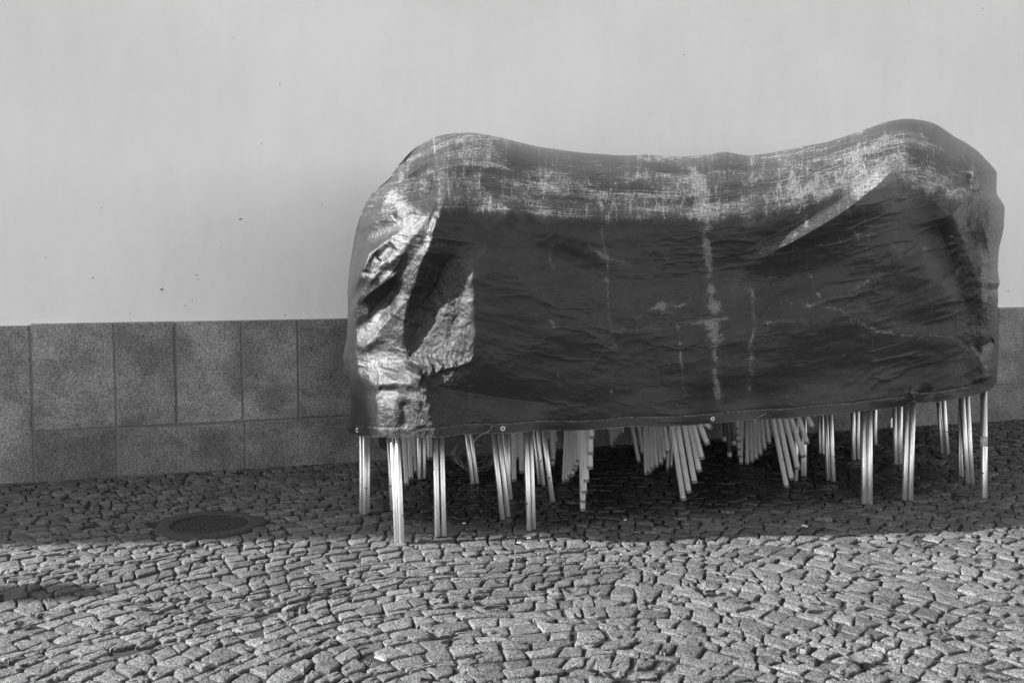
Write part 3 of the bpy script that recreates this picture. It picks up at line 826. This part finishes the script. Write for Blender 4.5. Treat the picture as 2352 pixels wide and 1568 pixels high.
# ------------------------------------------------------------------ aluminium chairs: legs standing below the hem
def z1(x, y): return 792.4+.205*x, 941.7+.205*y
def z2(x, y): return 1091+.205*x, 941.7+.205*y
def z3(x, y): return 1406.8+.205*x, 941.7+.205*y
def z4(x, y): return 1694+.205*x, 918.8+.205*y
def z5(x, y): return 1981+.205*x, 884.3+.205*y
TUBE = {
 'a1': (z1(222,290), z1(218,1170), .0125), 'a2': (z1(184,290), z1(182,1155), .0110), 'a3': (z1(258,290), z1(256,1152), .0115),
 'b1': (z1(532,300), z1(582,1480), .0125), 'b2': (z1(590,305), z1(640,1490), .0125), 'b3': (z1(488,300), z1(526,1120), .0115),
 'c1': (z1(1012,310), z1(1036,1415), .0130), 'c2': (z1(1083,310), z1(1110,1412), .0125),
 'd1': (z1(825,310), z1(835,778), .0125), 'd2': (z1(883,310), z1(888,770), .0125),
 'e1': (z1(1362,275), z1(1430,828), .0125), 'e2': (z1(1410,272), z1(1480,825), .0125),
 'f1': (z2(205,262), z2(308,1222), .0130), 'f2': (z2(268,262), z2(372,1195), .0125), 'f3': (z2(322,262), z2(400,998), .0125), 'f4': (z2(368,262), z2(384,985), .0115),
 'g1': (z2(570,242), z2(608,1352), .0130), 'g2': (z2(622,242), z2(658,1335), .0120),
 'h1': (z2(665,240), z2(722,828), .0115), 'h2': (z2(702,240), z2(765,838), .0125), 'i1': (z2(765,232), z2(868,1028), .0145),
 'j1': (z4(990,172), z4(1015,900), .0125), 'j2': (z4(1042,170), z4(1072,912), .0140),
 'k1': (z4(916,180), z4(928,600), .0115), 'k2': (z4(952,180), z4(960,605), .0110),
 'l1': (z4(1413,125), z4(1416,1163), .0140), 'l2': (z4(1480,120), z4(1482,1167), .0140),
 'm1': (z4(1292,140), z4(1300,672), .0145), 'm2': (z4(1345,135), z4(1352,668), .0130), 'n1': (z4(1538,110), z4(1543,500), .0150),
 'o1': (z4(660,210), z4(655,905), .0125), 'o2': (z4(733,200), z4(727,850), .0120), 'o3': (z4(754,200), z4(753,852), .0110),
 'p1': (z5(498,235), z5(467,1290), .0145), 'p2': (z5(566,195), z5(535,1290), .0140),
 'q1': (z5(362,260), z5(372,888), .0150), 'q2': (z5(422,255), z5(422,890), .0150), 'r1': (z5(322,260), z5(322,480), .0110),
 's1': (z5(852,190), z5(893,768), .0145), 's2': (z5(908,185), z5(952,775), .0150),
 't1': (z5(1118,150), z5(1174,1105), .0150), 't2': (z5(1172,140), z5(1226,1100), .0140), 't3': (z5(1090,160), z5(1090,1018), .0080), 't4': (z5(1108,155), z5(1117,1030), .0080),
 'u1': (z5(1358,60), z5(1364,1270), .0175),
}
def tube_prof(r):
    # round tube with a shallow pressed groove down the front
    pts = []
    for i in range(26):
        th = 2*math.pi*i/26; x, y = math.cos(th), math.sin(th)
        k_ = 1 - .10*math.exp(-((x-.35)/.16)**2)*(abs(y) > .3)
        sx = math.copysign(abs(x)**.8, x); sy = math.copysign(abs(y)**.8, y)
        pts.append((r*sx*k_, r*sy*k_))
    return pts
def tube_line(key, ztop=.74):
    (tx, ty), (fx, fy), r = TUBE[key]
    foot = Vector(on_ground(fx, fy)); a, n = wallc(foot)
    top = Vector(on_plane(tx, ty, n - (.12 if key == 'u1' else .05))); d = (top-foot)
    top = foot + d*(ztop/d.z)
    return foot, top, r
BOLTS = {'a1': [z1(238,877)], 'b3': [z1(512,850)], 'd1': [z1(795,532)], 'f1': [z2(240,898)], 'g1': [z2(582,1050)], 'f4': [z2(400,725)],
 'h2': [z2(740,568)], 'i1': [z2(832,760)], 'j2': [z4(1088,632)], 's1': [z5(846,510)], 's2': [z5(953,522)], 't1': [z5(1136,813), z5(1150,925)], 'u1': [z5(1342,158), z5(1348,985)], 'c1': [z1(990,1088)], 'b2': [z1(655,1175)]}
def alu_chair(label, keys, seatz):
    tl = {k_: tube_line(k_, seatz) for k_ in keys}
    c = sum((tl[k_][0] for k_ in keys), Vector((0,0,0)))/len(keys)
    root = empty('aluminium_chair', (c.x, c.y, 0))
    tag(root, label, 'chair', 'aluminium chairs stacked under the tarpaulin')
    for k_ in keys:
        f, t_, r = tl[k_]; m = MB(); d = (t_-f).normalized()
        m.prof([f + d*.0005, f + d*.004, t_], tube_prof(r))
        # rounded lip at the foot
        mb = len(tube_prof(r))
        for j in range(mb):
            v_ = Vector(m.v[j]); m.v[j] = tuple(f + (v_-f)*.86)
        lg = m.build('leg', M_metal, root, True)
        for (bx_, by_) in BOLTS.get(k_, []):
            a, n = wallc(f); p = Vector(on_plane(bx_, by_, n + r*.85)); b = MB()
            ax = Vector((N[0], N[1], 0)); b.prof([p - ax*.004, p + ax*.001, p + ax*.0025], circ(.0042, 10))
            pr = b.build('bolt', M_bolt, None, True); pr.parent = lg
            pr.data.transform(__import__('mathutils').Matrix.Translation(-Vector(root.location)))
        if k_ == 'u1':
            b = MB(); s0 = f + d*((on_plane(*z5(1362,712), wallc(f)[1])[2])/d.z); s1_ = f + d*((on_plane(*z5(1362,605), wallc(f)[1])[2])/d.z)
            b.prof([s0, s1_], tube_prof(r*1.04)); pr = b.build('tape', M_tape, None, True); pr.parent = lg
            pr.data.transform(__import__('mathutils').Matrix.Translation(-Vector(root.location)))
    # seat resting on the legs, under the sheet
    tops = [tl[k_][1] for k_ in keys]; cc = sum(tops, Vector((0,0,0)))/len(tops)
    tops = sorted(tops, key=lambda p: math.atan2(p.y-cc.y, p.x-cc.x))
    m = MB(); q = [(p.x, p.y, seatz) for p in tops] + [(p.x, p.y, seatz+.02) for p in tops]; L_ = len(tops)
    if L_ >= 3:
        m.v = q; m.f = [tuple(reversed(range(L_))), tuple(range(L_, 2*L_))] + [(i, (i+1)%L_, L_+(i+1)%L_, L_+i) for i in range(L_)]
        m.build('seat', M_metal, root)
    return root
for lab, ks, sz in (
 ('aluminium chair at the left end whose bright front leg stands nearest the sun', ('a1','b1','f1','e1'), .66),
 ('aluminium chair nested in the leftmost one, its front tube right of the nearest tube', ('a2','b2','f2','e2'), .70),
 ('aluminium chair with the left tube of the third leg pair from the left', ('b3','c1','g1','h1'), .68),
 ('aluminium chair with the right tube of the third leg pair from the left', ('a3','c2','g2','h2'), .72),
 ('aluminium chair with the single slanting leg and dark bolt, right of the left pairs', ('d1','f3','i1'), .66),
 ('aluminium chair deep behind the left legs near the wire coil, half hidden', ('d2','f4','e2b') if False else ('d2','f4'), .70),
 ('aluminium chair with the taped single leg at the far right end', ('o1','l1','u1','q1'), .66),
 ('aluminium chair with the right tube of the tallest leg pair beside the right stack', ('o2','l2','t1','q2'), .70),
 ('aluminium chair whose front tube is the left one under the pinched hem fold', ('j1','p1','t3','m1'), .68),
 ('aluminium chair whose front tube is the right one under the pinched hem fold', ('j2','p2','t2','m2'), .72),
 ('aluminium chair at back right with the left tube of the dark slanting leg pair', ('k1','n1','s1'), .66),
 ('aluminium chair at back right with the right tube of the dark slanting leg pair', ('k2','r1','s2','t4','o3'), .70)):
    alu_chair(lab, ks, sz)

# ------------------------------------------------------------------ white chairs: square legs with plastic feet
SQ = [(-.5,-.5),(.5,-.5),(.5,.5),(-.5,.5)]
def sq_prof(w): 
    c = .16; out = []
    for (x, y) in SQ:
        for (dx, dy) in (((c,0),(0,c)) if x*y > 0 else ((0,c),(c,0))):
            out.append(((x - math.copysign(dx, x))*w, (y - math.copysign(dy, y))*w))
    return out
def series(conv, ends, tops, n, w=.0235, fwd=.018):
    out = []
    for i_, (e, tp) in enumerate(zip(ends, tops)):
        e2 = conv(*e); t2 = conv(*tp); ni = n + fwd*i_
        foot = Vector(on_plane(*e2, ni))
        top = Vector(on_plane(*t2, ni))
        if foot.z < .002:
            g_ = Vector(on_ground(*e2)); foot = g_
        d = top-foot; top = foot + d*((.80-foot.z)/d.z)
        out.append((foot, top, w))
    return out
tp = lambda ends, dx, y: [(e[0]+dx, y) for e in ends]
S1F = [(1207,1128),(1212,1035),(1225,930),(1248,805),(1293,660),(1297,497),(1310,318)]
S1R = [(997,812),(1030,795),(1062,755),(1090,738),(1120,680),(1135,640),(1155,580)]
S2F = [(797,1012),(858,925),(922,815),(975,688),(1005,548),(1067,385),(1108,205)]
S2R = [(378,725),(418,703),(448,665),(493,640),(545,608),(583,550),(620,478)]
S3F = [(552,975),(610,888),(680,772),(740,638),(783,488),(850,312)]
S3R = [(108,722),(162,695),(210,663),(258,620),(305,558),(357,490)]
SD = [(1540,410),(1566,375),(1592,345),(1616,318),(1640,292),(1664,270)]
SE = [(37,718),(20,640),(12,560),(6,470),(0,400),(-6,330)]
st1f = series(z2, S1F, [(1192,230),(1202,230),(1215,230),(1238,230),(1284,230),(1290,230),(1304,230)], 1.765, .0235)
st1r = series(z2, S1R, [(1024,230),(1050,230),(1076,230),(1100,230),(1124,230),(1140,230),(1158,230)], 1.09, .023)
st2f = series(z3, S2F, [(667,185),(732,185),(808,185),(872,185),(914,185),(985,175),(1052,155)], 1.73, .0245)
st2r = series(z3, S2R, [(363,185),(400,185),(433,185),(470,185),(515,185),(548,185),(585,185)], 1.066, .0215)
st3f = series(z4, S3F, [(405,235),(470,225),(540,215),(605,210),(690,205),(790,200)], 1.64, .0235)
st3r = series(z4, S3R, [(105,230),(145,230),(188,230),(230,230),(272,230),(325,225)], .96, .022)
st3d = series(z2, SD, [(e[0]-22, 215) for e in SD], .42, .022)
st3e = series(z4, SE, [(50,240),(34,240),(24,240),(14,240),(6,240),(0,240)], .95, .021)
def white_chair(label, legs, group):
    c = sum((l[0] for l in legs), Vector((0,0,0)))/len(legs); zb = min(l[0].z for l in legs)
    root = empty('white_chair', (c.x, c.y, max(zb, 0)))
    tag(root, label, 'chair', group)
    for (f, t_, w) in legs:
        d = (t_-f).normalized(); m = MB()
        m.prof([f + d*.016, t_], sq_prof(w)); lg = m.build('leg', M_white, root)
        b = MB(); b.prof([f + d*.0006, f + d*.0165], sq_prof(w*1.12)); cp = b.build('foot_cap', M_cap, None)
        cp.parent = lg; cp.data.transform(__import__('mathutils').Matrix.Translation(-Vector(root.location)))
    tops = [l[1] for l in legs]; cc = sum(tops, Vector((0,0,0)))/len(tops)
    tops = sorted(tops, key=lambda p: math.atan2(p.y-cc.y, p.x-cc.x)); L_ = len(tops)
    if L_ >= 3:
        zt = .80 + rng.uniform(0, .2)
        m = MB(); m.v = [(p.x, p.y, zt) for p in tops] + [(p.x, p.y, zt+.015) for p in tops]
        m.f = [tuple(reversed(range(L_))), tuple(range(L_, 2*L_))] + [(i, (i+1)%L_, L_+(i+1)%L_, L_+i) for i in range(L_)]
        m.build('seat', M_white, root)
    return root
ordn = ['lowest', 'second lowest', 'third from the bottom', 'middle', 'third from the top', 'second highest', 'topmost']
for i in range(7):
    white_chair('chipped white chair, %s of the middle stack, square capped legs' % ordn[i],
        [st1f[i], st1r[i], st2f[i], st2r[i]], 'white chairs in the middle stack')
ordn6 = ['lowest', 'second lowest', 'third from the bottom', 'third from the top', 'second highest', 'topmost']
for i in range(6):
    white_chair('chipped white chair, %s of the right white stack, slanting capped legs' % ordn6[i],
        [st3f[i], st3r[i], st3d[i], st3e[i]], 'white chairs in the right stack')
def gleg(conv, e, t_, w, lift=0.0):
    e2 = conv(*e); f = Vector(on_ground(*e2, lift)); n = wallc(f)[1]
    top = Vector(on_plane(*conv(*t_), n)); d = top-f; return (f, f + d*((.8-f.z)/d.z), w)
left = [
 [gleg(z1,(690,838),(660,305),.024), gleg(z2,(437,798),(430,270),.026), gleg(z2,(870,628),(862,240),.022,.04), gleg(z1,(952,546),(944,315),.030,.02)],
 [gleg(z1,(740,772),(722,305),.025,.02), gleg(z2,(522,703),(515,260),.026,.02), gleg(z2,(880,570),(868,240),.020,.08)],
 [gleg(z1,(790,702),(772,312),.015,.05), gleg(z2,(478,550),(474,262),.020,.06), gleg(z2,(888,495),(874,240),.020,.12)],
 [gleg(z1,(762,540),(757,312),.014,.12), gleg(z2,(830,340),(822,240),.020,.2), gleg(z2,(900,375),(886,240),.026,.18)]]
for i, l in enumerate(left):
    white_chair('white chair, %s of the shaded stack behind the left aluminium legs' % ['lowest','second lowest','second highest','topmost'][i], l, 'white chairs in the left rear stack')
xr = [gleg(z3,(298,583),(220,185),.022), gleg(z3,(335,488),(300,185),.022,.03), gleg(z3,(612,668),(640,300),.016), gleg(z3,(655,640),(672,300),.014,.01)]
white_chair('white chair with dim slanting legs behind the left of the middle stack', xr, 'white chairs in the middle stack')
# a chair with two round capped legs between the stacks
root = None
tl = []
for (e, t_) in (((1312,520),(1285,155)), ((1362,388),(1330,150)), ((1258,345),(1250,160))):
    f, t2, w = gleg(z3, e, t_, .02); tl.append((f, t2))
c = sum((q[0] for q in tl), Vector((0,0,0)))/3
root = empty('round_leg_chair', (c.x, c.y, 0))
tag(root, 'chair with round dark legs in pale rubber feet, between the middle and right white stacks', 'chair')
for (f, t2) in tl:
    d = (t2-f).normalized(); m = MB(); m.prof([f+d*.03, t2], circ(.0125, 16)); lg = m.build('leg', M_cap, root, True)
    b = MB(); b.prof([f+d*.0006, f+d*.031], circ(.0155, 16)); cp = b.build('rubber_foot', M_palefilter, None, True); cp.parent = lg
    cp.data.transform(__import__('mathutils').Matrix.Translation(-Vector(root.location)))
m = MB(); m.v = [(p[1].x, p[1].y, .8) for p in tl] + [(p[1].x, p[1].y, .82) for p in tl]; m.f = [(2,1,0),(3,4,5),(0,1,4,3),(1,2,5,4),(2,0,3,5)]
m.build('seat', M_cap, root)

# coil of wire hanging behind the left legs
wc = MB(); cpos = Vector(on_plane(1090, 1046, .55)); ax = Vector((U[0], U[1], 0)); nz = Vector((N[0], N[1], 0))
for k in range(15):
    r1, r2 = rng.uniform(.09, .15), rng.uniform(.06, .115); off = Vector((rng.gauss(0,.015), 0, rng.gauss(0,.01))); tilt = rng.uniform(-.6, .6); w2 = rng.uniform(.02,.09)
    pts = []
    st_, en = rng.uniform(0, 6), rng.uniform(4.2, 6.2)
    for i in range(29):
        th = st_ + en*i/28
        x, z = r1*math.cos(th), r2*math.sin(th)
        p = cpos + off + ax*(x*math.cos(tilt)-z*math.sin(tilt)*.4) + Vector((0,0,1))*(z+x*math.sin(tilt)*.45) + nz*w2*math.sin(th*1.3+k)
        if p.z < .004: p.z = .004
        pts.append(p)
    wc.prof(pts, circ(.002, 6))
tag(wc.build('wire_coil', M_wire, None, True), 'loose tangled coil of thin wire in the dark behind the left aluminium legs', 'wire')

# ------------------------------------------------------------------ litter: leaves and butts on the setts
def leaf(x, y, L, Wd, rot, curl, label):
    p = on_ground(x, y, .006); K = 12; b = MB(); rr = random.Random(int(x*7+y))
    for i in range(K+1):
        t_ = i/K; w = Wd*math.sin(math.pi*min(1, t_**.8))**.75*.5*(1+.12*math.sin(9*t_+rr.random()*6)) + .0004
        xx = (t_-.5)*L; zz = .004 + curl*((t_-.5)**2)*4*.02 + .003*math.sin(7*t_+rr.random())
        for (sy, dz) in ((-1, .010*curl+.002), (-.5, .002), (0, 0), (.5, .003), (1, .012*curl+.003)):
            yy = sy*w; c, s_ = math.cos(rot), math.sin(rot)
            b.v.append((p[0]+xx*c-yy*s_, p[1]+xx*s_+yy*c, p[2]+zz+dz))
    for i in range(K):
        for j in range(4): b.f.append((i*5+j, i*5+j+1, (i+1)*5+j+1, (i+1)*5+j))
    o = b.build('dry_leaf', M_leaf, None, True)
    md = o.modifiers.new('thickness', 'SOLIDIFY'); md.thickness = .0008
    tag(o, label, 'leaf', 'dry leaves scattered over the setts')
for a in (
 (1604,1361,.075,.05,.3,1.2,'curled dark leaf lying on the sunlit setts below the middle of the tarpaulin'),
 (1270,1265,.055,.028,.2,.4,'small dark leaf just in front of the shadow edge near the single slanting leg'),
 (1530+710-700,1385,.06,.03,1.0,.5,'dark leaf left of the curled leaf below the tarpaulin'),
 (1962,1524,.085,.06,.4,1.0,'large dark shrivelled leaf near the bottom edge at right'),
 (1845,1400,.07,.045,.5,.9,'dark curled leaf between the curled middle leaf and the right edge'),
 (2011,1256,.06,.03,.1,.4,'flat leaf on the setts just outside the shadow at right'),
 (2115,1255,.05,.026,2.9,.5,'small leaf close to the shadow edge near the taped leg'),
 (1985,1330,.055,.035,.2,.6,'dark leaf on the bright setts right of centre, alone among pale stones'),
 (2230,1300,.05,.03,.5,.5,'small leaf near the right edge of the picture above the middle of the sunlit paving'),
 (1405,1560,.06,.04,.2,.6,'leaf at the bottom edge under the centre'),
 (1470,1240,.03,.02,.5,.4,'tiny dark leaf at the sunlit edge below the middle white stack'),
 (1310,1362,.07,.03,.35,.5,'long grey leaf on the setts below the thick left leg pairs'),
 (1105,1392,.08,.04,.6,.8,'broad grey leaf on the setts below the left end of the tarpaulin'),
 (1360,1545,.07,.04,1.2,.8,'leaf with raised edges near the bottom centre'),
 (1000,1467,.075,.04,.5,.8,'dry leaf lying towards the bottom left of centre'),
 (350,1405,.10,.03,.55,.6,'long dark leaf on the paving left of centre, far below the manhole'),
 (52,1440,.06,.05,.1,.3,'round dark leaf at the left edge of the paving'),
 (1148,1342,.05,.02,.3,.4,'narrow leaf on bright setts below the slanting leg'),
 (20,1103,.09,.06,.2,1.2,'dark clump of leaves against the foot of the wall at the far left'),
 (585,1097,.06,.04,.3,.9,'dark leaf against the foot of the wall, above the manhole and to its right'),
 (398,1160,.06,.035,.4,.7,'dark leaf on shaded setts just above the left side of the manhole'),
 (410,1186,.03,.02,.2,.5,'small leaf lying on the left edge of the manhole lid') if False else (398,1140,.05,.03,.9,.6,'small dark leaf between the wall and the manhole'),
 (2180,1460,.06,.04,.3,.6,'dark leaf in the lower right corner of the paving')):
    leaf(*a)
def butt(x, y, L, r, rot, label, name='cigarette_butt', cat='cigarette butt'):
    p = Vector(on_ground(x, y, .004+r)); d = Vector((math.cos(rot), math.sin(rot), 0))
    b = MB(); b.prof([p-d*L/2, p-d*L*.48, p+d*L*.48, p+d*L/2], circ(r, 10)); tag(b.build(name, M_palefilter, None, True), label, cat, 'cigarette butts on the setts')
for a in (
 (1848,1207,.030,.0038,-.9,'pale cigarette butt in the shade below the right white stack'),
 (1066,1201,.016,.0035,.2,'short white stub in the shadow behind the second bright leg pair'),
 (1192,1268-22,.02,.0033,.1,'white stub at the shadow edge right of the second bright leg pair'),
 (1436,1193,.014,.004,.8,'tiny white stub in the shade left of the middle white stack'),
 (872,1512,.045,.0022,-.7,'thin pale stick lying on the setts at bottom left'),
 (1215,1235,.018,.003,.4,'white stub under the nearest leg with a bolt'),
 (2253,1089+8,.012,.004,.2,'white speck of a stub beside the taped leg')):
    butt(*a)

# unseen post, added beyond the left edge to cast a shadow on the paving
bp = Vector(on_ground(0, 1362)) + Vector((-(.97*U[0]+.2425*N[0]), -(.97*U[1]+.2425*N[1]), 0))*3.2
b = MB()
for (r, z) in ((.13,-.02),(.13,.05),(.105,.09),(.10,1.86),(.112,1.88),(.112,1.94),(.09,2.02),(.05,2.07),(.0,2.085)):
    for j in range(28):
        th = 2*math.pi*j/28; b.v.append((bp.x+r*math.cos(th), bp.y+r*math.sin(th), z))
for i in range(8):
    for j in range(28): b.f.append((i*28+j, i*28+(j+1)%28, (i+1)*28+(j+1)%28, (i+1)*28+j))
tag(b.build('added_shadow_post', M_slab, None, True), 'slim round granite post, unseen, added beyond the left edge to cast a shadow', 'post')

# ------------------------------------------------------------------ camera
cd = bpy.data.cameras.new('camera'); cam = bpy.data.objects.new('camera', cd); COL.objects.link(cam)
cam.location = (0, 0, CAMH); cam.rotation_euler = (math.pi/2 - PITCH, 0, 0)
cd.sensor_width = 36; cd.lens = 36*FPX/2352; cd.clip_end = 500
cd.dof.use_dof = True; cd.dof.focus_distance = 5.1; cd.dof.aperture_fstop = 5.6
sc.camera = cam

# ------------------------------------------------------------------ light
EL, SL = R(30), math.atan(.25)
h = math.cos(SL)*U + math.sin(SL)*N
sun_to = Vector((-h[0]*math.cos(EL), -h[1]*math.cos(EL), math.sin(EL)))
sd_ = bpy.data.lights.new('sun', 'SUN'); so_ = bpy.data.objects.new('sun', sd_); COL.objects.link(so_)
sd_.energy = 5.0; sd_.angle = R(1.0); sd_.color = (1, 1, 1)
so_.rotation_euler = sun_to.to_track_quat('Z', 'Y').to_euler()
wd = bpy.data.worlds.new('World'); sc.world = wd; wd.use_nodes = True
nt = wd.node_tree; nt.nodes.clear(); t = NT(nt)
sky = t.n('ShaderNodeTexSky', sky_type='NISHITA', sun_disc=False, sun_elevation=EL)
sky.sun_rotation = math.atan2(sun_to.x, sun_to.y)
bw = t.n('ShaderNodeRGBToBW'); t.l(sky.outputs[0], bw.inputs[0])
bg = t.n('ShaderNodeBackground'); bg.inputs[1].default_value = .15; t.l(t.grey(bw.outputs[0]), bg.inputs[0])
wo = t.n('ShaderNodeOutputWorld'); t.l(bg.outputs[0], wo.inputs[0])

vs = sc.view_settings; vs.view_transform = 'Standard'; vs.look = 'None'; vs.exposure = 1.32; vs.gamma = 1
sc.render.engine = 'CYCLES'
sc.render.resolution_x = 1024; sc.render.resolution_y = 682
